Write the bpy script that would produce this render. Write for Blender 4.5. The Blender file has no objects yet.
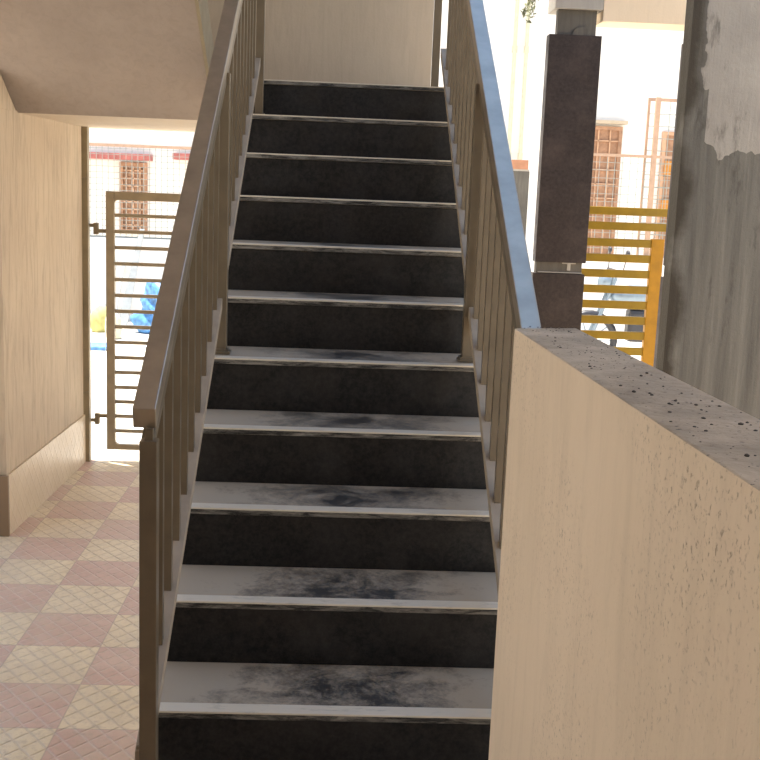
import bpy, bmesh, math, random
from mathutils import Vector, Matrix
random.seed(7)
C = bpy.context.scene.collection
sc = bpy.context.scene

# ------------------------------------------------------------------ camera
F, YAW, PIT, ROL = 1082.4747, 0.0410819, 0.1742678, 0.0392939
fw = Vector((math.sin(YAW)*math.cos(PIT), math.cos(YAW)*math.cos(PIT), -math.sin(PIT)))
rt = Vector((math.cos(YAW), -math.sin(YAW), 0)); up = rt.cross(fw)
r2 = math.cos(ROL)*rt + math.sin(ROL)*up; u2 = -math.sin(ROL)*rt + math.cos(ROL)*up
cd = bpy.data.cameras.new('camera'); cam = bpy.data.objects.new('camera', cd); C.objects.link(cam)
M = Matrix.Identity(4)
for i, v in enumerate((r2, u2, -fw)):
    for j in range(3): M[j][i] = v[j]
M.translation = Vector((0.0375006, -2.0681148, 1.3631708))
cam.matrix_world = M
cd.sensor_fit = 'HORIZONTAL'; cd.sensor_width = 36; cd.lens = F/760*36; cd.clip_start = .02; cd.clip_end = 300
sc.camera = cam

# ------------------------------------------------------------------ world, sun, exposure
w = bpy.data.worlds.new('sky'); sc.world = w; w.use_nodes = True
nt = w.node_tree; nt.nodes.clear()
tc = nt.nodes.new('ShaderNodeTexCoord'); sx = nt.nodes.new('ShaderNodeSeparateXYZ')
cr = nt.nodes.new('ShaderNodeValToRGB'); bg = nt.nodes.new('ShaderNodeBackground'); wo = nt.nodes.new('ShaderNodeOutputWorld')
nt.links.new(tc.outputs['Generated'], sx.inputs[0]); nt.links.new(sx.outputs['Z'], cr.inputs[0])
cr.color_ramp.elements[0].position = 0.0; cr.color_ramp.elements[0].color = (1.08, .98, .86, 1)
cr.color_ramp.elements[1].position = .75; cr.color_ramp.elements[1].color = (.36, .60, 1.08, 1)
e = cr.color_ramp.elements.new(.3); e.color = (.98, .95, .92, 1)
nt.links.new(cr.outputs[0], bg.inputs[0]); bg.inputs[1].default_value = 1.0
nt.links.new(bg.outputs[0], wo.inputs[0])
sd = bpy.data.lights.new('sun', 'SUN'); sun = bpy.data.objects.new('sun', sd); C.objects.link(sun)
sd.energy = 9.0; sd.color = (1, .93, .82); sd.angle = math.radians(.6)
sun.rotation_euler = Vector((-.20, .10, .97)).to_track_quat('Z', 'Y').to_euler()
sc.view_settings.view_transform = 'Standard'; sc.view_settings.look = 'None'
sc.view_settings.exposure = 0.62; sc.view_settings.gamma = 1; sc.view_settings.use_curve_mapping = False

# ------------------------------------------------------------------ node helpers / materials
def new_mat(name, col=(.8,.8,.8), rough=.6, metal=0.0, spec=.5):
    m = bpy.data.materials.new(name); m.use_nodes = True
    b = m.node_tree.nodes['Principled BSDF']
    b.inputs['Base Color'].default_value = (*col, 1); b.inputs['Roughness'].default_value = rough
    b.inputs['Metallic'].default_value = metal; b.inputs['Specular IOR Level'].default_value = spec
    return m
class NT:
    def __init__(s, m): s.t = m.node_tree; s.b = s.t.nodes['Principled BSDF']
    def n(s, kind, **kw):
        x = s.t.nodes.new(kind)
        for k, v in kw.items(): setattr(x, k, v)
        return x
    def l(s, a, b): s.t.links.new(a, b)
    def coord(s, scale=(1,1,1), out='Object'):
        t = s.n('ShaderNodeTexCoord'); mp = s.n('ShaderNodeMapping'); mp.inputs['Scale'].default_value = scale
        s.l(t.outputs[out], mp.inputs[0]); return mp.outputs[0]
    def world(s, scale=(1,1,1)):
        t = s.n('ShaderNodeNewGeometry'); mp = s.n('ShaderNodeMapping'); mp.inputs['Scale'].default_value = scale
        s.l(t.outputs['Position'], mp.inputs[0]); return mp.outputs[0]
    def noise(s, vec, scale, detail=4, rough=.55, dist=0):
        x = s.n('ShaderNodeTexNoise'); x.inputs['Scale'].default_value = scale; x.inputs['Detail'].default_value = detail
        x.inputs['Roughness'].default_value = rough; x.inputs['Distortion'].default_value = dist
        s.l(vec, x.inputs['Vector']); return x.outputs['Fac']
    def ramp(s, fac, a, b, pa=0., pb=1.):
        r = s.n('ShaderNodeValToRGB'); e = r.color_ramp.elements
        e[0].position = pa; e[0].color = (*a, 1) if len(a) == 3 else a
        e[1].position = pb; e[1].color = (*b, 1) if len(b) == 3 else b
        s.l(fac, r.inputs[0]); return r.outputs[0]
    def mr(s, v, a, b, c=0., d=1.):
        x = s.n('ShaderNodeMapRange'); s.l(v, x.inputs[0])
        for i, k in enumerate((a, b, c, d)): x.inputs[i+1].default_value = k
        return x.outputs[0]
    def mix(s, fac, a, b, mode='MIX'):
        x = s.n('ShaderNodeMix', data_type='RGBA', blend_type=mode)
        for sock, v in ((x.inputs[0], fac), (x.inputs[6], a), (x.inputs[7], b)):
            if isinstance(v, (int, float)): sock.default_value = v
            elif isinstance(v, tuple): sock.default_value = (*v, 1)
            else: s.l(v, sock)
        return x.outputs[2]
    def math(s, op, a, b=0, clamp=False):
        x = s.n('ShaderNodeMath', operation=op); x.use_clamp = clamp
        for sock, v in ((x.inputs[0], a), (x.inputs[1], b)):
            if isinstance(v, (int, float)): sock.default_value = v
            else: s.l(v, sock)
        return x.outputs[0]
    def xyz(s, vec):
        x = s.n('ShaderNodeSeparateXYZ'); s.l(vec, x.inputs[0]); return x.outputs
    def bump(s, h, strength=.3, dist=.01):
        x = s.n('ShaderNodeBump'); x.inputs['Strength'].default_value = strength; x.inputs['Distance'].default_value = dist
        s.l(h, x.inputs['Height']); s.l(x.outputs[0], s.b.inputs['Normal'])
    def color(s, c): s.l(c, s.b.inputs['Base Color'])

def plaster(name, a, b, streak=.5, pock=0.0, rough=.75):
    m = new_mat(name, a, rough, spec=.3); t = NT(m)
    v = t.world(); big = t.noise(v, 2.2, 5)
    vert = t.noise(t.world((24, 24, 3.0)), 1.0, 8, .72, .8)
    fine = t.noise(v, 90, 3)
    c = t.ramp(big, a, b, .3, .7)
    dark = tuple(x*.66 for x in b)
    c = t.mix(t.math('MULTIPLY', t.ramp(vert, (0,0,0), (1,1,1), .46, .70), streak), c, dark)
    h = t.math('ADD', t.math('MULTIPLY', vert, .6), t.math('MULTIPLY', fine, .35))
    if pock:
        pk = t.noise(t.world((1, 1, .7)), 190, 4, .65, .3)
        region = t.ramp(t.noise(v, 3.0, 3), (0,0,0), (1,1,1), .42, .66)
        pm = t.math('MULTIPLY', t.ramp(pk, (1,1,1), (0,0,0), .34, .43), region)
        c = t.mix(t.math('MULTIPLY', pm, pock), c, tuple(x*.42 for x in b))
        h = t.math('SUBTRACT', h, t.math('MULTIPLY', pm, 1.2))
    t.color(c); t.bump(h, .35, .006)
    return m

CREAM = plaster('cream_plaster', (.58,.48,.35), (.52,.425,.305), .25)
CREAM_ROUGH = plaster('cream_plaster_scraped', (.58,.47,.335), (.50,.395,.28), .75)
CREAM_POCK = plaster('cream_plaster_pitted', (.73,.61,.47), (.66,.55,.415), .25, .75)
BEAM = plaster('tan_beam_plaster', (.80,.65,.46), (.74,.59,.41), .15)
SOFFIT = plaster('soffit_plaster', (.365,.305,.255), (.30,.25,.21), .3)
WHITE = new_mat('white_wall', (.86,.83,.77), .8)

def coping():
    m = new_mat('half_wall_coping', (.4,.36,.3), .9); t = NT(m); v = t.world()
    c = t.ramp(t.noise(v, 7, 6, .65, .6), (.34,.28,.20), (.60,.50,.365), .35, .65)
    sp = t.ramp(t.noise(v, 150, 3, .6), (1,1,1), (0,0,0), .30, .37)
    t.color(t.mix(t.math('MULTIPLY', sp, .8), c, (.07,.06,.05))); t.bump(t.noise(v, 70, 5), .6, .006)
    return m
COPING = coping()

def granite(name, a, b, rough=.25, sc1=60):
    m = new_mat(name, a, rough, spec=.35); t = NT(m); v = t.world()
    c = t.ramp(t.noise(v, sc1, 6, .8), a, b, .40, .75)
    cl = t.ramp(t.noise(v, 6, 4), (0,0,0), (1,1,1), .45, .75)
    t.color(t.mix(t.math('MULTIPLY', cl, .4), c, tuple(x*1.6 for x in b)))
    t.l(t.ramp(t.noise(v, 9, 4), (rough,)*3, (rough+.25,)*3, .3, .7), t.b.inputs['Roughness'])
    return m
RISER = granite('black_granite', (.002,.002,.002), (.032,.029,.026), .30)
def edge_mat():
    m = new_mat('dust_smeared_slab_edge', (.03,.03,.03), .5); t = NT(m)
    n = t.noise(t.world((5, 20, 30)), 2.2, 7, .75, .6)
    t.color(t.ramp(n, (.012,.012,.011), (.30,.28,.24), .42, .68)); return m
EDGE = edge_mat()
BROWN = granite('brown_granite', (.022,.015,.013), (.060,.043,.036), .4, 45)

def tread_mat():
    m = new_mat('dusty_granite_tread', (.3,.3,.28), .5, spec=.4); t = NT(m)
    v = t.coord(); x, y, z = t.xyz(v)[:3]
    oi = t.n('ShaderNodeObjectInfo'); off = t.n('ShaderNodeVectorMath', operation='ADD')
    cmb = t.n('ShaderNodeCombineXYZ'); t.l(t.math('MULTIPLY', oi.outputs['Random'], 40), cmb.inputs[0])
    t.l(v, off.inputs[0]); t.l(cmb.outputs[0], off.inputs[1]); vv = off.outputs[0]
    n1 = t.noise(vv, 8, 8, .72, .35); n2 = t.noise(vv, 45, 6, .75, .5)
    # foot-worn middle: dust lies thick towards both ends and the back of the tread
    ax = t.math('ABSOLUTE', t.math('ADD', x, -.02)); ex = t.math('MULTIPLY', ax, 2.6)
    ey = t.math('ABSOLUTE', t.math('ADD', y, -.135)); eyy = t.math('MULTIPLY', ey, 4.2)
    d = t.math('MAXIMUM', ex, eyy)
    d = t.math('ADD', d, t.math('MULTIPLY', t.math('ADD', n1, -.5), 2.6))
    d = t.math('ADD', d, t.math('MULTIPLY', t.math('ADD', n2, -.5), .8))
    d = t.math('ADD', d, t.math('MULTIPLY', t.math('ADD', t.noise(vv, 120, 4, .7), -.5), .5))
    dust = t.ramp(d, (0,0,0), (1,1,1), .02, .75)
    c = t.mix(dust, (.05,.046,.040), (.40,.335,.245))
    t.color(c); t.l(t.ramp(dust, (.42,)*3, (.75,)*3), t.b.inputs['Roughness'])
    t.bump(t.math('ADD', n1, t.math('MULTIPLY', n2, .5)), .15, .004)
    return m
TREAD = tread_mat()
def strip_mat():
    m = new_mat('dusty_nosing_strip', (.6,.57,.5), .4); t = NT(m)
    v = t.world((1, 1, 1)); n = t.noise(t.world((5, 14, 30)), 2.4, 6, .7, .5)
    t.color(t.ramp(n, (.50,.46,.38), (.70,.63,.50), .30, .46)); t.b.inputs['Roughness'].default_value = .32
    return m
STRIP = strip_mat()

X0, Y0, TS = -1.1006, 2.9258, 0.3048
def relief(t, u, v, n=3.0):
    """raised diamond pattern: returns groove mask from two tile-space coordinates"""
    def lines(a):
        f = t.math('FRACT', a); d = t.math('ABSOLUTE', t.math('ADD', f, -.5)); return t.ramp(d, (1,1,1), (0,0,0), .0, .10)
    a = t.math('MULTIPLY', t.math('ADD', u, t.math('MULTIPLY', v, .8)), n)
    b = t.math('MULTIPLY', t.math('SUBTRACT', u, t.math('MULTIPLY', v, .8)), n)
    return t.math('MAXIMUM', lines(a), lines(b))
def floor_mat():
    m = new_mat('checker_floor_tiles', (.5,.4,.3), .4, spec=.5); t = NT(m)
    x, y, z = t.xyz(t.world())[:3]
    u = t.math('DIVIDE', t.math('ADD', x, -X0), TS); v = t.math('DIVIDE', t.math('ADD', y, -Y0), TS)
    par = t.math('FRACT', t.math('MULTIPLY', t.math('ADD', t.math('FLOOR', u), t.math('FLOOR', v)), .5))
    par = t.math('GREATER_THAN', t.math('ABSOLUTE', par), .25)
    w = t.world()
    n = t.noise(w, 5, 5, .65); nf = t.noise(w, 40, 5, .7)
    creamc = t.ramp(n, (.72,.59,.385), (.88,.75,.52), .3, .7)
    pinkc = t.ramp(n, (.58,.37,.285), (.70,.49,.385), .3, .7)
    c = t.mix(par, pinkc, creamc)
    g = relief(t, u, v, 4.0)
    c = t.mix(t.math('MULTIPLY', g, .45), c, t.mix(par, (.80,.68,.56), (.56,.43,.29)))
    c = t.mix(t.math('MULTIPLY', t.ramp(nf, (0,0,0), (1,1,1), .48, .70), .5), c, (.42,.32,.23))
    dst = t.math('MULTIPLY', t.ramp(t.noise(w, 2.2, 6, .7, .4), (0,0,0), (1,1,1), .42, .68), .55)
    c = t.mix(dst, c, (.66,.55,.41))
    fu = t.math('ABSOLUTE', t.math('ADD', t.math('FRACT', u), -.5)); fv = t.math('ABSOLUTE', t.math('ADD', t.math('FRACT', v), -.5))
    grout = t.math('GREATER_THAN', t.math('MAXIMUM', fu, fv), .492)
    c = t.mix(t.math('MULTIPLY', grout, .5), c, (.42,.33,.25))
    t.color(c); t.l(t.ramp(n, (.32,)*3, (.55,)*3), t.b.inputs['Roughness'])
    t.bump(t.math('SUBTRACT', t.math('MULTIPLY', g, -1), grout), .9, .004)
    return m
FLOOR = floor_mat()
def skirt_mat():
    m = new_mat('skirting_tiles', (.6,.5,.35), .35); t = NT(m)
    x, y, z = t.xyz(t.world())[:3]
    u = t.math('DIVIDE', y, .3); v = t.math('DIVIDE', z, .3)
    g = relief(t, u, v, 4.0); n = t.noise(t.world(), 6, 4)
    c = t.ramp(n, (.62,.50,.34), (.68,.56,.40), .3, .7)
    t.color(t.mix(t.math('MULTIPLY', g, .22), c, (.45,.34,.22))); t.bump(g, .6, .003)
    return m
SKIRT = skirt_mat()
BROWN_END = new_mat('brown_skirting_end', (.24,.16,.09), .5)  # near end of the skirting, browner and darker than its long face

def cement_mat():
    m = new_mat('bare_cement', (.2,.2,.18), .9, spec=.2); t = NT(m)
    x, y, z = t.xyz(t.world())[:3]; w = t.world()
    vert = t.noise(t.world((22, 22, 1.1)), 1., 6, .65, .3); big = t.noise(w, 3.2, 6, .6, .8); fine = t.noise(w, 60, 5, .7)
    dk = t.ramp(vert, (.10,.095,.083), (.20,.19,.163), .3, .7)
    lt = t.ramp(big, (.27,.25,.22), (.37,.345,.30), .3, .7)
    edge = t.math('ADD', z, t.math('MULTIPLY', t.math('ADD', t.noise(w, 9, 4, .5), -.5), .32))
    # a patch of lighter skim coat, upper part only, starting a little in from the corner
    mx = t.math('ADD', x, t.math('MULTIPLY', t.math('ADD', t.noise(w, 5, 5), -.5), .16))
    step = t.math('ADD', edge, t.math('MULTIPLY', t.math('GREATER_THAN', x, 1.21), .24))
    mask = t.math('MULTIPLY', t.math('GREATER_THAN', step, 1.74), t.math('GREATER_THAN', mx, 1.175))
    c = t.mix(mask, dk, lt)
    c = t.mix(t.mr(mx, 1.145, 1.185, 1., 0.), c, (.06,.052,.04))  # corner stain, carried over the side return to stand in for its shade
    st = t.ramp(t.noise(t.world((9, 9, 2.2)), 1.8, 6, .7), (1,1,1), (0,0,0), .33, .42)
    c = t.mix(t.math('MULTIPLY', st, .55), c, (.06,.055,.045))
    t.color(c); t.bump(t.math('ADD', t.math('MULTIPLY', mask, .6), t.math('ADD', vert, t.math('MULTIPLY', fine, .6))), .6, .008)
    return m
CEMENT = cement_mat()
CONC = plaster('column_concrete', (.15,.135,.11), (.09,.08,.065), .5)
CONC_L = plaster('pale_concrete', (.42,.39,.34), (.36,.33,.28), .3)

def paint(name, col, rough=.35, metal=.25, var=.12):
    m = new_mat(name, col, rough, metal); t = NT(m)
    n = t.noise(t.world(), 14, 4); t.color(t.ramp(n, tuple(x*(1-var) for x in col), tuple(x*(1+var) for x in col), .3, .7))
    t.bump(t.noise(t.world(), 60, 3), .05, .002)
    return m
RAIL = paint('taupe_metal_paint', (.185,.148,.098), .32, .3)
HRAIL = paint('taupe_handrail_paint', (.42,.36,.275), .30, .75)
DUSTY = paint('dusty_rail_paint', (.36,.29,.205), .65, .0)
GATE = paint('beige_gate_paint', (.40,.345,.25), .5, .1)
POST = paint('olive_post_paint', (.30,.25,.16), .55, .1)
YELLOW = paint('mustard_gate_paint', (.31,.19,.008), .5, .05)
YELLOW2 = paint('ochre_stile_paint', (.46,.22,.004), .5, .05)
RUST = paint('rust_pink_fence', (.46,.30,.20), .6, 0)
WIRE = paint('grey_wire', (.34,.36,.32), .6, .1)
HINGE = paint('grimy_hinge', (.26,.22,.15), .6, .2)
WOOD = paint('brown_wood', (.36,.20,.115), .6, 0, .25)
LATTICE = paint('orange_lattice', (.55,.33,.20), .6, 0)
AMBER = paint('amber_shutter', (.55,.22,.02), .5, 0)
RED = paint('faded_red_ledge', (.42,.13,.11), .7, 0, .25)
BRICK = paint('brick_cap', (.42,.20,.11), .8, 0)
GREY = paint('grey_board', (.36,.38,.38), .8, 0)
PIPE = paint('pale_yellow_pipe', (.62,.58,.42), .6, 0)
SACK = paint('yellow_sack', (.50,.46,.17), .8, 0, .2)
TARP = paint('blue_tarp', (.10,.27,.55), .45, 0, .5)
STONE = paint('dark_stone', (.16,.12,.10), .9, 0, .4)
DARK = paint('dark_plastic', (.03,.03,.035), .4, 0)
SILVER = paint('silver_blue_paint', (.22,.28,.33), .3, .4)
GLASS = new_mat('window_glass', (.16,.15,.14), .1)
LEAF = paint('dry_leaf', (.16,.17,.08), .7, 0, .4)
CRUMB = paint('mortar_crumb', (.10,.085,.07), .9, 0, .4)
def ground_mat():
    m = new_mat('pale_ground', (.66,.62,.55), .9); t = NT(m)
    t.color(t.ramp(t.noise(t.world(), 1.5, 6, .7), (.60,.56,.49), (.72,.68,.61), .3, .7)); return m
GROUND = ground_mat()

# ------------------------------------------------------------------ mesh helpers
def box(bm, x0, x1, y0, y1, z0, z1, bev=0):
    vs = [bm.verts.new((x, y, z)) for x in (x0, x1) for y in (y0, y1) for z in (z0, z1)]
    fs = [(0,1,3,2), (4,6,7,5), (0,4,5,1), (2,3,7,6), (0,2,6,4), (1,5,7,3)]
    faces = [bm.faces.new([vs[i] for i in f]) for f in fs]
    if bev: bmesh.ops.bevel(bm, geom=list({e for f in faces for e in f.edges}), offset=bev, segments=2, affect='EDGES', profile=.6)
def prism_x(bm, x0, x1, poly, bev=0):
    a = [bm.verts.new((x0, y, z)) for y, z in poly]; b = [bm.verts.new((x1, y, z)) for y, z in poly]; n = len(poly)
    fs = [bm.faces.new(a), bm.faces.new(b[::-1])]
    for i in range(n): fs.append(bm.faces.new((a[i], b[i], b[(i+1) % n], a[(i+1) % n])))
    if bev: bmesh.ops.bevel(bm, geom=list({e for f in fs for e in f.edges}), offset=bev, segments=2, affect='EDGES', profile=.6)
def prism_z(bm, foot, z0, z1, bev=0):
    a = [bm.verts.new((x, y, z0)) for x, y in foot]; b = [bm.verts.new((x, y, z1)) for x, y in foot]; n = len(foot)
    fs = [bm.faces.new(a[::-1]), bm.faces.new(b)]
    for i in range(n): fs.append(bm.faces.new((a[i], a[(i+1) % n], b[(i+1) % n], b[i])))
    if bev: bmesh.ops.bevel(bm, geom=list({e for f in fs for e in f.edges}), offset=bev, segments=2, affect='EDGES', profile=.6)
def tube(bm, p, q, r, seg=10):
    p, q = Vector(p), Vector(q); d = (q-p).normalized()
    a = d.orthogonal().normalized(); b = d.cross(a)
    A = [bm.verts.new(p + r*(math.cos(2*math.pi*i/seg)*a + math.sin(2*math.pi*i/seg)*b)) for i in range(seg)]
    B = [bm.verts.new(v.co + (q-p)) for v in A]
    bm.faces.new(A[::-1]); bm.faces.new(B)
    for i in range(seg): bm.faces.new((A[i], A[(i+1) % seg], B[(i+1) % seg], B[i]))
def obj(name, bm, mat, parent=None, origin=None, smooth=False, bevel=0):
    bmesh.ops.recalc_face_normals(bm, faces=bm.faces[:])
    me = bpy.data.meshes.new(name); o = bpy.data.objects.new(name, me); C.objects.link(o)
    org = Vector(origin) if origin else (Vector(parent['_o']) if parent is not None and '_o' in parent else Vector((0,0,0)))
    bmesh.ops.translate(bm, verts=bm.verts[:], vec=-org); bm.to_mesh(me); bm.free()
    me.materials.append(mat)
    if smooth:
        for f in me.polygons: f.use_smooth = True
    if bevel:
        md = o.modifiers.new('bevel', 'BEVEL'); md.width = bevel; md.segments = 2; md.limit_method = 'ANGLE'
    if parent is not None:
        o.parent = parent; o.location = org - Vector(parent['_o'])
        o['_o'] = tuple(org)
    else:
        o.location = org; o['_o'] = tuple(org)
    return o
def thing(name, label, cat, loc, group=None):
    o = bpy.data.objects.new(name, None); C.objects.link(o); o.location = loc; o['_o'] = tuple(loc)
    o.empty_display_size = .1; return tag(o, label, cat, group)
def tag(o, label, cat, group=None, kind=None):
    o['label'] = label; o['category'] = cat
    if group: o['group'] = group
    if kind: o['kind'] = kind
    return o
def struct(name, bm, mat, label, cat, **k):
    o = obj(name, bm, mat, **k); return tag(o, label, cat, kind='structure')
def B(*a, **k):
    bm = bmesh.new(); box(bm, *a, **k); return bm

G, H = .256683, .165; S = H/G; ZF = -.33
ZL = 11*H                               # landing level

# ------------------------------------------------------------------ setting
struct('floor', B(-3.2, 3.4, -3.4, 4.42, -.43, ZF), FLOOR, 'cream and pink checkered floor tiles with raised diamond pattern', 'floor')
struct('ground', B(-25, 25, -12, 40, -.60, -.44), GROUND, 'sunlit pale ground of the yard outside', 'ground')
# left wall (slightly skewed in plan) with its tiled skirting
bm = bmesh.new(); prism_z(bm, [(-1.506, 2.955), (-1.468, 4.345), (-1.72, 4.345), (-1.72, 2.955)], ZF, 1.66)
prism_x(bm, -1.72, -1.4995, [(2.955, 1.655), (3.20, 1.655), (2.955, 1.815)])
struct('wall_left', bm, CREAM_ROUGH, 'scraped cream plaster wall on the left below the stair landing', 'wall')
bm = bmesh.new(); prism_z(bm, [(-1.506, 2.945), (-1.494, 2.945), (-1.4585, 4.345), (-1.468, 4.345)], ZF, -.035)
struct('baseboard_left', bm, SKIRT, 'cream tile skirting with diamond relief along the left wall', 'baseboard')
struct('baseboard_left_end', B(-1.75, -1.492, 2.925, 2.944, ZF, -.035), BROWN_END, 'brown near end of the left skirting', 'baseboard')
# back wall above the landing
struct('wall_back', B(-1.72, .517, 4.25, 4.42, ZL, 3.75), CREAM, 'plain cream plaster wall behind the top of the stairs', 'wall')
# landing slab; its underside is the low ceiling over the opening
bm = bmesh.new(); prism_x(bm, -1.72, -.46, [(3.227, 1.652), (4.50, 1.652), (4.50, ZL), (3.227, ZL)])
struct('ceiling', bm, CREAM, 'pale underside of the stair landing above the gate opening', 'ceiling')
bm = bmesh.new(); prism_x(bm, -.455, .56, [(3.13, 1.652), (4.50, 1.652), (4.50, ZL), (3.13, ZL)])
struct('ceiling', bm, CREAM, 'landing slab at the head of the black stairs', 'ceiling')
# upper flight: its sloping soffit fills the upper left of the view
def zs(y): return 1.652 + S*(3.225-y)
bm = bmesh.new(); prism_x(bm, -1.72, -.585, [(3.225, zs(3.225)), (0.0, zs(0.0)), (0.0, zs(0)+.22), (3.1, zs(3.1)+.22), (3.225, zs(3.225)+.163)][::-1])
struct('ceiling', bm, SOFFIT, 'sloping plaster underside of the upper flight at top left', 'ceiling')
bm = bmesh.new(); prism_x(bm, -.584, -.570, [(3.225, zs(3.225)-.004), (0.0, zs(0)-.004), (0.0, zs(0)+.235), (3.1, zs(3.1)+.235), (3.225, zs(3.1)+.10)][::-1])
struct('trim_4', bm, POST, 'olive edge band along the open side of the upper flight', 'trim')
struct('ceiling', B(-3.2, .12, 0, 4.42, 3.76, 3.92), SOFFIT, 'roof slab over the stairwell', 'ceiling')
struct('wall_upper_left', B(-1.86, -1.73, 0.2, 4.42, 1.82, 3.75), CREAM, 'wall beside the upper flight', 'wall')

# unseen enclosure added behind the camera to darken surfaces facing it: closed at the back, open to the left court and to the right
struct('wall_front_added', B(-3.2, 1.6, -3.4, -3.2, ZF, 3.75), SOFFIT, 'unseen wall added behind the viewpoint to cut light', 'wall')
struct('wall_front_left_added', B(-3.2, -3.0, -3.2, -.9, ZF, 3.75), SOFFIT, 'unseen wall added at the left rear to cut light', 'wall')
struct('ceiling', B(-3.2, 1.6, -3.4, -.05, 3.0, 3.2), SOFFIT, 'unseen low ceiling added over the foot of the stairs to cut sky light', 'ceiling')

# half wall on the right with its crumb-strewn top
bm = bmesh.new(); HWF = [(.3245, -.325), (.4335, -.295), (.552, -2.75), (.418, -2.75)]
prism_z(bm, HWF, ZF, 1.149, .0035)
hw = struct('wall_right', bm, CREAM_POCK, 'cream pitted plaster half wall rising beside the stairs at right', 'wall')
hw.data.materials.append(COPING)
for p in hw.data.polygons:
    if p.normal.z > .9: p.material_index = 1
bm = bmesh.new()
for i in range(420):
    t = random.random()**1.3; y = -.30 - 2.0*t; s = random.random()
    xa = .3245 + (.418-.3245)*(-.325-y)/2.425 + .012; xb = .4335 + (.552-.4335)*(-.295-y)/2.455 - .006
    x = xa + (xb-xa)*(s**.75); r = random.choice((.0006, .0008, .001, .0013, .0022 if t > .15 else .0014))*(.8+.4*random.random())
    mt = Matrix.Translation((x, y, 1.1485+r*.45)) @ Matrix.Rotation(random.random()*6, 4, 'Z') @ Matrix.Diagonal((r*1.3, r, r*.7, 1))
    bmesh.ops.create_icosphere(bm, subdivisions=1, radius=1, matrix=mt)
tag(obj('mortar_crumbs', bm, CRUMB), 'dark mortar crumbs scattered on top of the half wall', 'crumbs', kind='stuff')

# bare cement wall at the right edge
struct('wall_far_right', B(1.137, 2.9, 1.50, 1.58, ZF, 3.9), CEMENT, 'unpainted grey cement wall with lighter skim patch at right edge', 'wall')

# ------------------------------------------------------------------ staircase
st = thing('staircase', 'dusty black granite staircase climbing between two metal balustrades', 'staircase', (.067, -G, ZF))
XL, XR = -.385, .515
poly = [(-G+.012, ZF)]
for n in range(-1, 12):
    poly += [(n*G+.012+.02, poly[-1][1]), (n*G+.012+.02, n*H-.02)] if n > -1 else [(n*G+.032, ZF), (n*G+.032, n*H-.02)]
poly = [(-G+.032, ZF)]
for n in range(-1, 11):
    poly += [(n*G+.032, n*H-.0205), ((n+1)*G+.032, n*H-.0205)]
poly += [(11*G+.032, 11*H-.165), (11*G+.032, ZL-.0205), (3.125, ZL-.0205), (3.125, 1.652), (2.95, 1.652), (.20, ZF)]
bm = bmesh.new(); prism_x(bm, XL+.004, XR-.004, poly); obj('stair_body', bm, CREAM, st)
for n in range(-1, 12):
    yb = n*G
    depth = G+.012 if n < 11 else .30
    bm = bmesh.new(); prism_x(bm, XL, XR, [(yb+.004, n*H-.0175), (yb+depth, n*H-.0175), (yb+depth, n*H), (yb+.004, n*H)])
    tr = obj('tread', bm, TREAD, st, origin=(.067, yb, n*H), bevel=.0015)
    tr.data.materials.append(EDGE)
    for p in tr.data.polygons:
        if p.normal.y < -.9: p.material_index = 1
    bm = bmesh.new(); box(bm, XL+.001, XR-.001, yb+.003, yb+.046, n*H-.0035, n*H+.0014)
    obj('nosing_strip', bm, STRIP, tr, origin=(.067, yb, n*H), bevel=.001)
    bm = B(XL, XR, yb+.012, yb+.030, (n-1)*H, n*H-.0185); obj('riser', bm, RISER, st, origin=(.067, yb, (n-1)*H))

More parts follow.
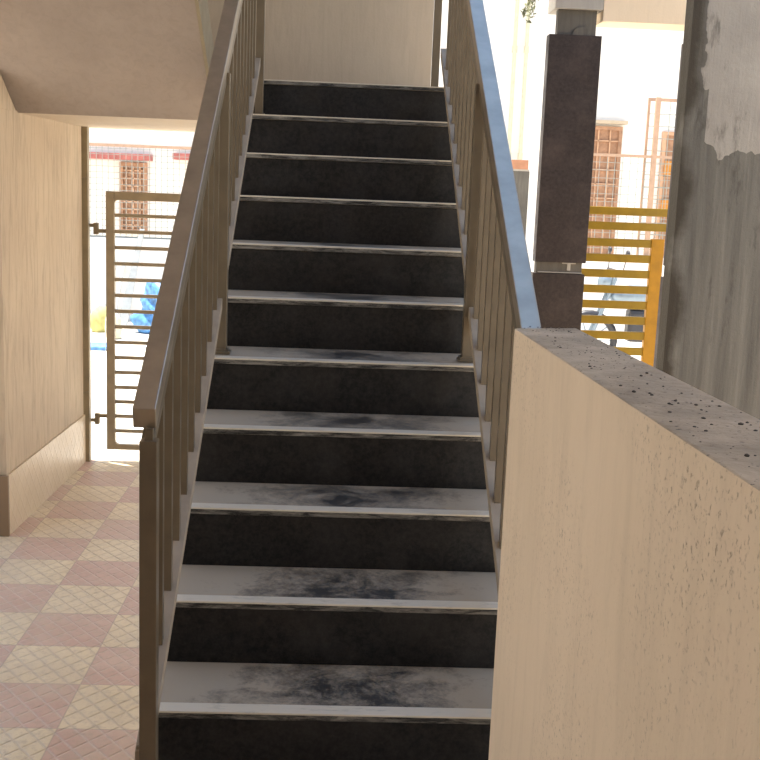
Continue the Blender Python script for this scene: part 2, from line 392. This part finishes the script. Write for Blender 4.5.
# balustrades
def nose(y): return S*y
def balustrade(xc, label, y_start, y_end, sgn, start_cut, post_ns, rail_end=None):
    """xc: plane of the posts; sgn: +1 panel lies a little to the left (outer side of the left flight)"""
    b = thing('balustrade', label, 'balustrade', (xc, y_start, nose(y_start)))
    HS = .655                                           # pitch of the handrail
    hz = lambda y: .874 + S*1.0 + HS*(y-1.0)
    hx, hw_ = xc - sgn*.012, .0235
    ye = rail_end or y_end
    bm = bmesh.new(); prism_x(bm, hx-hw_, hx+hw_, [(start_cut, hz(start_cut)), (ye, hz(ye)), (ye, hz(ye)-.048), (start_cut+.010, hz(start_cut+.010)-.048)], .0025)
    obj('handrail', bm, HRAIL, b)
    ye = y_end
    # panel: top rail, bottom rail
    px = xc - sgn*.013
    tz = lambda y: hz(y)-.048-.020
    bm = bmesh.new(); ye2 = rail_end or ye; qx = xc - sgn*.006; prism_x(bm, qx-.013, qx+.013, [(y_start, tz(y_start)), (ye2, tz(ye2)), (ye2, tz(ye2)-.030), (y_start, tz(y_start)-.030)], .0015)
    obj('top_rail', bm, RAIL, b)
    bz = lambda y: nose(y)+.125
    bm = bmesh.new(); prism_x(bm, px-.0165, px+.0165, [(y_start, bz(y_start)), (ye, bz(ye)), (ye, bz(ye)-.036), (y_start, bz(y_start)-.036)], .0015)
    obj('bottom_rail', bm, DUSTY, b)
    for n, y in post_ns:
        bm = B(xc-.0175, xc+.0175, y-.0175, y+.0175, n*H+.001, tz(y)-.005 if n != 0 else tz(y)+.010, bev=.002)
        po = obj('post', bm, RAIL, b)
        bm = B(xc-.030, xc+.030, y-.030, y+.030, n*H+.0018, n*H+.010, bev=.002); prism_z(bm, [(xc-.024,y-.024),(xc+.024,y-.024),(xc+.024,y+.024),(xc-.024,y+.024)], n*H+.009, n*H+.017)
        obj('base_flange', bm, RAIL, po)
        bm = B(xc-.008, xc+.008, y-.008, y+.008, tz(y)-.003, hz(y)-.035); obj('stub', bm, RAIL, po)
        if n == 0:
            bm = bmesh.new(); tube(bm, (xc-.0185, y, .18), (xc-.025, y, .18), .005, 8); obj('bolt', bm, HINGE, po)
    ys = sorted(y for n, y in post_ns); sp = .1283
    y = ys[0] + sp*.80
    bx = xc - sgn*.0175
    while y < ye-.06:
        bm = bmesh.new(); prism_x(bm, bx-.0095, bx+.0095, [(y-.010, bz(y-.010)-.004), (y+.010, bz(y+.010)-.004), (y+.010, tz(y+.010)-.028), (y-.010, tz(y-.010)-.028)])
        obj('baluster', bm, RAIL, b)
        y += sp
    return b
balustrade(-.334, 'taupe metal balustrade with flat handrail left of the black stairs', .07, 2.775, 1, .075, ((0, .07), (5, 1.385), (10, 2.775)))
balustrade(.457, 'taupe metal balustrade with sky-lit handrail right of the black stairs', .07, 2.90, -1, .02, ((0, .07), (5, 1.385), (11, 3.20)), 3.22)

# ------------------------------------------------------------------ left opening: post and gate
gp = thing('gate_post', 'olive painted steel post at the end of the left wall', 'post', (-1.466, 4.38, ZF))
bm = B(-1.497, -1.437, 4.36, 4.41, ZF, 1.652, bev=.003); obj('shaft', bm, POST, gp)
for z in (1.36, .10):
    bm = bmesh.new(); tube(bm, (-1.455, 4.36, z), (-1.455, 4.345, z), .004, 8); tube(bm, (-1.47, 4.346, z-.004), (-1.44, 4.346, z+.006), .004, 8); obj('wire_tie', bm, HINGE, gp)
GY = 4.4
zy = lambda y: 1.286-(y-192)*.00600
g = thing('barred_gate', 'beige steel gate of horizontal bars standing open at the left', 'gate', (-1.34, GY, zy(449)))
gx0, gx1 = -1.340, -.52
def frame(bm, x0, x1, z0, z1, wl, wt, wb, y0, y1):
    box(bm, x0, x0+wl, y0, y1, z0, z1, .004); box(bm, x1-wl, x1, y0, y1, z0, z1, .004)
    box(bm, x0+wl, x1-wl, y0, y1, z1-wt, z1, .004); box(bm, x0+wl, x1-wl, y0, y1, z0, z0+wb, .004)
bm = bmesh.new(); frame(bm, gx0, gx1, zy(449), zy(191), .050, .050, .034, GY-.018, GY+.018)
# small gusset fillets in the corners
for (x, z, sx_, sz_) in ((gx0+.05, zy(449)+.034, 1, 1), (gx1-.05, zy(449)+.034, -1, 1), (gx0+.05, zy(191)-.05, 1, -1), (gx1-.05, zy(191)-.05, -1, -1)):
    vs = [(x, z), (x+.018*sx_, z), (x+.006*sx_, z+.006*sz_), (x, z+.018*sz_)]
    a = [bm.verts.new((p[0], GY-.016, p[1])) for p in vs]; c_ = [bm.verts.new((p[0], GY+.016, p[1])) for p in vs]
    bm.faces.new(a); bm.faces.new(c_[::-1])
    for i in range(4): bm.faces.new((a[i], c_[i], c_[(i+1) % 4], a[(i+1) % 4]))
obj('gate_frame', bm, GATE, g)
for yy in (214, 229.8, 245.4, 261.2, 276.8, 292.5, 308.2, 323.8, 339.4, 354.8, 369.8, 385, 399.8, 414.6, 429.8):
    z = zy(yy); bm = B(gx0+.048, gx1-.048, GY-.010, GY+.010, z-.0105, z+.0105, bev=.003); obj('bar', bm, GATE, g)
for z in (zy(227), zy(417)):
    f = 1 if z > .5 else -1
    bm = bmesh.new(); box(bm, -1.434, -1.405, GY-.012, GY+.012, z+.014*f-.010, z+.014*f+.010, .002); box(bm, -1.412, -1.385, GY-.017, GY+.017, z-.038, z+.030, .003)
    box(bm, -1.390, -1.338, GY-.012, GY+.012, z-.016*f-.012, z-.016*f+.010, .002)
    obj('hinge', bm, HINGE, g)

# ------------------------------------------------------------------ right side columns, beam, yellow gate
def column(x0, x1, y0, depth, label, ztop, zcore):
    c = thing('column', label, 'column', ((x0+x1)/2, y0+depth/2, ZF)); mid = .95
    bm = B(x0-.008, x1-.002, y0, y0+depth, ZF, mid-.03, bev=.002); obj('lower_cladding', bm, BROWN, c)
    bm = B(x0+.01, x1-.02, y0+.012, y0+depth-.012, mid-.03, mid+.055); obj('joint_band', bm, CONC, c)
    for k, (xx, zz, ww, hh) in enumerate(((.02, -.026, .26, .006), (.012, .045, .10, .007), (.16, .028, .08, .02), (.19, -.01, .02, .04))):
        if x0+xx+ww < x1: bm = B(x0+xx, x0+xx+ww, y0+.006, y0+.02, mid+zz, mid+zz+hh, bev=.002); obj('cement_smear', bm, CONC_L, c)
    bm = B(x0, x1, y0, y0+depth, mid+.035, ztop, bev=.002); obj('upper_cladding', bm, BROWN, c)
    bm = bmesh.new(); box(bm, x0+.045, x1-.035, y0+.012, y0+depth-.012, ztop-.01, zcore)
    obj('concrete_core', bm, CONC, c)
    bm = bmesh.new(); tube(bm, (x1-.115, y0+.004, ztop-.01), (x1-.115, y0+.016, ztop-.01), .055, 20)
    obj('mortar_lump', bm, CONC, c)
    return c
column(1.168, 1.465, 4.2, .09, 'brown granite-clad column with bare concrete head beside the stairs', 2.257, 2.392)
column(1.945, 2.25, 4.2, .09, 'brown granite-clad column mostly hidden behind the grey cement wall', 2.245, 2.34)
struct('trim_2', B(1.462, 3.4, 4.19, 4.42, 2.336, 3.2), BEAM, 'cream beam spanning between the two columns at top right', 'beam')
bm = bmesh.new(); prism_x(bm, 1.19, 1.46, [(4.19, 2.394), (4.42, 2.394), (4.42, 3.2), (4.19, 3.2)], .004)
struct('trim_3', bm, CONC_L, 'pale beam block resting on the brown column', 'beam')

YG = 5.0
zq = lambda y: 1.283-(y-210)*.00655
yg = thing('yellow_gate', 'mustard yellow gate of wide horizontal bars behind the brown column', 'gate', (1.9, YG, -.44))
for i, y in enumerate((210, 224.7, 241, 256.4, 271.9, 287.6, 303, 318.6, 334, 350, 365.5, 381, 397, 413, 428)):
    z = zq(y); bm = B(1.50, 2.32 if i < 2 else 2.08, YG-.015, YG+.015, z-.026, z+.026, bev=.003); obj('bar', bm, YELLOW, yg)
bm = B(2.066, 2.150, YG-.022, YG+.022, -.42, zq(236), bev=.004); obj('stile', bm, YELLOW2, yg)
bm = B(1.45, 1.51, YG-.022, YG+.022, -.42, zq(206), bev=.004); obj('stile', bm, YELLOW2, yg)
bm = B(2.32, 2.39, YG-.022, YG+.022, -.44, zq(206), bev=.004); obj('stile', bm, YELLOW2, yg)
for z in (zq(232), zq(236)):
    bm = bmesh.new(); tube(bm, (2.175, YG-.03, z), (2.175, YG+.03, z), .007, 10); obj('bolt', bm, DARK, yg)

# withered plant hanging from the beam
pl = thing('hanging_plant', 'wispy leafy plant hanging beside the head of the brown column', 'plant', (1.13, 4.3, 2.50))
bm = bmesh.new(); lf = bmesh.new()
for s in range(6):
    p = Vector((1.148, 4.28, 2.52)); d = Vector((-.9+random.random()*.9, random.uniform(-.4, .4), -.1))
    for k in range(7):
        q = p + d.normalized()*.032; tube(bm, p, q, .0016, 5)
        for _ in range(3):
            a = Vector([random.gauss(0, 1) for _ in range(3)]).normalized()*.016; b_ = a.orthogonal().normalized()*.007; o_ = q+Vector([random.uniform(-.012, .012) for _ in range(3)])
            lf.faces.new([lf.verts.new(o_+v) for v in (a, b_, -a, -b_)])
        p = q; d += Vector((random.uniform(-.15, .15), random.uniform(-.2, .2), -.42))
obj('stems', bm, LEAF, pl); obj('leaves', lf, LEAF, pl)

# ------------------------------------------------------------------ yard: compound wall with wire fence
struct('wall_yard', B(-12, 12, 12.0, 12.2, -.46, .62), WHITE, 'low white compound wall across the yard', 'wall')
def wire_fence(label, x0, x1, z0, z1, posts, cell=.072):
    f = thing('wire_fence', label, 'fence', ((x0+x1)/2, 12.1, z0))
    bm = bmesh.new(); box(bm, x0, x1, 12.08, 12.11, z1-.035, z1); obj('top_rail', bm, RUST, f)
    bm = bmesh.new(); box(bm, x0, x1, 12.08, 12.11, z0, z0+.02); obj('bottom_rail', bm, WIRE, f)
    for (x, zt) in posts:
        bm = B(x-.03, x+.03, 12.07, 12.12, z0, zt); obj('fence_post', bm, RUST, f)
    bm = bmesh.new(); x = x0
    while x < x1: box(bm, x-.003, x+.003, 12.09, 12.10, z0, z1); x += cell
    z = z0+cell
    while z < z1: box(bm, x0, x1, 12.09, 12.10, z-.003, z+.003); z += cell
    obj('wire_mesh', bm, WIRE, f)
    return f
wire_fence('welded wire fence with thin rusty top rail seen through the left opening', -4.6, -.6, .62, 1.80, ((-4.58, 1.82), (-.62, 1.82)), .075)
wire_fence('pink rusted wire fence above the yellow gate', 2.85, 6.0, .62, 1.93, ((4.05, 2.66), (2.87, 1.93), (5.98, 1.93)), .10)
tf = thing('tall_wire_frame', 'taller rusted mesh frame standing on the fence at right', 'fence', (4.6, 12.2, .62))
bm = bmesh.new(); box(bm, 3.95, 5.5, 12.19, 12.22, 2.62, 2.66); box(bm, 3.95, 3.98, 12.19, 12.22, .62, 2.62); box(bm, 5.47, 5.5, 12.19, 12.22, .62, 2.62); obj('frame', bm, RUST, tf)
bm = bmesh.new()
for i in range(11): box(bm, 4.1+i*.145-.004, 4.1+i*.145+.004, 12.2, 12.21, .62, 2.62)
for i in range(12): box(bm, 3.98, 5.47, 12.2, 12.21, .75+i*.155, .76+i*.155)
obj('wire_mesh', bm, WIRE, tf)

# ------------------------------------------------------------------ house beyond
hs = thing('house', 'sunlit white house with brown doors and red ledges beyond the yard', 'house', (0, 16, -.44))
obj('wall', B(-14, 16, 15.1, 19, -.44, 8.5), WHITE, hs)
def opening(x0, x1, z0, z1, nx, nz, frame_m, pane_m, kind='window'):
    bm = bmesh.new(); t = .055
    box(bm, x0, x0+t, 15.03, 15.12, z0, z1); box(bm, x1-t, x1, 15.03, 15.12, z0, z1)
    box(bm, x0+t, x1-t, 15.03, 15.12, z1-t, z1); box(bm, x0+t, x1-t, 15.03, 15.12, z0, z0+t)
    f = obj(kind, bm, frame_m, hs)
    obj('panel', B(x0+t, x1-t, 15.07, 15.10, z0+t, z1-t), pane_m, f)
    bm = bmesh.new()
    for i in range(1, nx): x = x0+(x1-x0)*i/nx; box(bm, x-.009, x+.009, 15.035, 15.06, z0+t, z1-t)
    for i in range(1, nz): z = z0+(z1-z0)*i/nz; box(bm, x0+t, x1-t, 15.035, 15.06, z-.009, z+.009)
    obj('lattice', bm, LATTICE, f)
opening(-3.40, -2.98, .55, 1.62, 4, 9, WOOD, WOOD)
opening(3.62, 4.36, -.40, 2.46, 4, 13, WOOD, WOOD, 'door')
opening(5.0, 5.52, -.40, 2.42, 2, 4, LATTICE, WOOD, 'door')
for z in (1.95, 1.35): obj('shutter_panel', B(5.05, 5.47, 15.0, 15.05, z-.21, z+.02), AMBER, hs)
for (x0, x1, z) in ((-3.95, -2.90, 1.70), (-2.56, -1.2, 1.735)):
    obj('ledge', B(x0, x1, 14.85, 15.1, z-.045, z+.05), RED, hs)
obj('ledge', B(3.5, 4.42, 14.97, 15.1, 2.50, 2.55), CREAM, hs)
for x in (2.60, 2.78):
    bm = bmesh.new(); tube(bm, (x, 15.02, 1.2), (x, 15.02, 6.0), .028, 8)
    for z in (1.9, 3.5): tube(bm, (x, 15.02, z), (x, 15.02, z+.10), .04, 8)
    obj('drain_pipe', bm, PIPE, hs)
# brick-capped pillar
pp = thing('gate_pillar', 'grey pillar with brick cap seen just right of the stairs', 'pillar', (1.99, 10, -.44))
obj('shaft', B(1.90, 2.09, 10, 10.2, -.44, 1.62), CONC, pp); obj('brick_cap', B(1.89, 2.07, 9.99, 10.21, 1.64, 1.74), BRICK, pp)
obj('mortar_bed', B(1.90, 2.085, 10.0, 10.2, 1.62, 1.64), CONC_L, pp)

# ------------------------------------------------------------------ clutter in the yard
def lump(name, c, r, mat, label, cat, amp=.25, sub=4, group=None, sq=1.0):
    bm = bmesh.new(); bmesh.ops.create_icosphere(bm, subdivisions=sub, radius=1)
    ph = [random.uniform(0, 6) for _ in range(9)]
    for v in bm.verts:
        p = v.co
        k = 1 + amp*(math.sin(3.1*p.x+ph[0]+2*p.z)*.5 + math.sin(5.3*p.y+ph[1]+3*p.x)*.3 + math.sin(9*p.z+ph[2]+7*p.x)*.2 + math.sin(15*p.x+ph[3]+11*p.y)*.12)
        q = p*k; v.co = (c[0]+q.x*r[0], c[1]+q.y*r[1], c[2]+max(q.z, -.55)*r[2]+.55*r[2])
    o = obj(name, bm, mat, smooth=True, origin=c); return tag(o, label, cat, group)
tp = lump('blue_tarp', (-1.98, 10.9, -.44), (.42, .28, .36), TARP, 'crumpled blue tarpaulin heap lying behind the left gate', 'tarpaulin', .45)
lump('yellow_sack', (-2.79, 10.9, -.44), (.13, .13, .20), SACK, 'upright yellow sack beyond the gate hinge', 'sack', .12)
lump('sand_sack', (-2.53, 10.35, -.44), (.10, .10, .20), PIPE, 'pale sand-coloured sack beside the blue tarpaulin', 'sack', .12)
lump('dark_stone', (-2.33, 11.6, -.44), (.085, .10, .13), STONE, 'dark brown stone on the ground above the blue tarpaulin', 'stone', .2)
for i, (x, dx, wd) in enumerate(((-2.66, .17, .06), (-2.98, .16, .05), (-2.80, .08, .035))):
    bm = bmesh.new(); z1 = (.75, .35, .30)[i]; y0 = 11.5
    vs = [(x-wd, -.44), (x+wd, -.44), (x+dx+wd*.5, z1), (x+dx-wd*.5, z1)]
    a = [bm.verts.new((p[0], y0+(.42 if k > 1 else 0), p[1])) for k, p in enumerate(vs)]; c_ = [bm.verts.new((v.co.x, v.co.y+.03, v.co.z)) for v in a]
    bm.faces.new(a[::-1]); bm.faces.new(c_)
    for k in range(4): bm.faces.new((a[k], a[(k+1) % 4], c_[(k+1) % 4], c_[k]))
    tag(obj('leaning_board', bm, GREY, origin=(x, y0, -.44)), ('longest grey board leaning on the white compound wall', 'short wide grey board leaning leftmost on the compound wall', 'thin short grey board leaning between the two wider boards')[i], 'board', 'grey boards leaning on the yard wall')
tag(obj('blue_sheet', B(-2.66, -2.42, 9.4, 9.75, -.44, -.40, bev=.01), TARP, origin=(-2.5, 9.5, -.44)), 'small folded blue sheet on the ground below the yellow sack', 'sheet')
tag(obj('dark_slab', B(-2.02, -1.75, 9.5, 9.68, -.44, -.40, bev=.01), GREY, origin=(-1.9, 9.6, -.44)), 'small dark slab on bright ground below the blue tarpaulin', 'slab')

# motorcycle parked behind the yellow gate
mx, my = 3.28, 9.2
mc = thing('motorcycle', 'dark motorcycle with silver-blue body parked behind the yellow gate', 'motorcycle', (mx, my, -.44))
def wheel(cx):
    bm = bmesh.new(); r, n = .28, 26; ring = []
    for i in range(n):
        a = 2*math.pi*i/n; ring.append([bm.verts.new((cx+(r+.04*math.cos(b))*math.cos(a), my+.045*math.sin(b), -.12+(r+.04*math.cos(b))*math.sin(a))) for b in [2*math.pi*j/8 for j in range(8)]])
    for i in range(n):
        for j in range(8): bm.faces.new((ring[i][j], ring[i][(j+1) % 8], ring[(i+1) % n][(j+1) % 8], ring[(i+1) % n][j]))
    wh = obj('wheel', bm, DARK, mc, smooth=True)
    bm = bmesh.new()
    for i in range(10):
        a = math.pi*i/5; tube(bm, (cx, my, -.12), (cx+.25*math.cos(a), my, -.12+.25*math.sin(a)), .006, 6)
    tube(bm, (cx, my-.05, -.12), (cx, my+.05, -.12), .04, 12); obj('spokes', bm, SILVER, wh)
wheel(mx-.6); wheel(mx+.6)
bm = bmesh.new(); bmesh.ops.create_uvsphere(bm, u_segments=20, v_segments=12, radius=1, matrix=Matrix.Translation((mx-.12, my, .36)) @ Matrix.Diagonal((.30, .14, .12, 1))); obj('fuel_tank', bm, SILVER, mc, smooth=True)
bm = bmesh.new(); box(bm, mx+.12, mx+.72, my-.12, my+.12, .33, .41, .03); obj('seat', bm, DARK, mc)
bm = bmesh.new(); box(bm, mx-.2, mx+.2, my-.10, my+.10, -.12, .22, .04); obj('engine', bm, DARK, mc)
bm = bmesh.new(); tube(bm, (mx-.6, my-.06, -.12), (mx-.36, my-.06, .55), .02); tube(bm, (mx-.6, my+.06, -.12), (mx-.36, my+.06, .55), .02); obj('front_fork', bm, SILVER, mc)
bm = bmesh.new(); tube(bm, (mx-.36, my-.32, .62), (mx-.36, my+.32, .62), .014); tube(bm, (mx-.36, my-.3, .62), (mx-.34, my-.36, .80), .006); tube(bm, (mx-.36, my+.3, .62), (mx-.34, my+.36, .80), .006); obj('handlebar', bm, DARK, mc)
for s in (-1, 1):
    bm = bmesh.new(); bmesh.ops.create_uvsphere(bm, u_segments=12, v_segments=8, radius=1, matrix=Matrix.Translation((mx-.34, my+s*.37, .82)) @ Matrix.Diagonal((.02, .05, .035, 1))); obj('mirror', bm, DARK, mc, smooth=True)
bm = bmesh.new(); bmesh.ops.create_uvsphere(bm, u_segments=16, v_segments=10, radius=1, matrix=Matrix.Translation((mx-.46, my, .50)) @ Matrix.Diagonal((.08, .09, .09, 1))); obj('headlamp', bm, SILVER, mc, smooth=True)
bm = bmesh.new(); box(bm, mx+.45, mx+.86, my-.07, my+.07, .22, .28, .02); obj('rear_fender', bm, SILVER, mc)
bm = bmesh.new(); tube(bm, (mx-.1, my-.13, -.2), (mx+.7, my-.15, -.1), .035); obj('exhaust_pipe', bm, SILVER, mc)
bm = bmesh.new(); tube(bm, (mx+.6, my-.08, -.12), (mx+.1, my-.08, .05), .02); tube(bm, (mx+.1, my, .05), (mx-.4, my, .45), .03); tube(bm, (mx+.1, my, .05), (mx+.6, my, .35), .02); obj('bike_frame', bm, DARK, mc)

for o in bpy.data.objects:
    if '_o' in o: del o['_o']
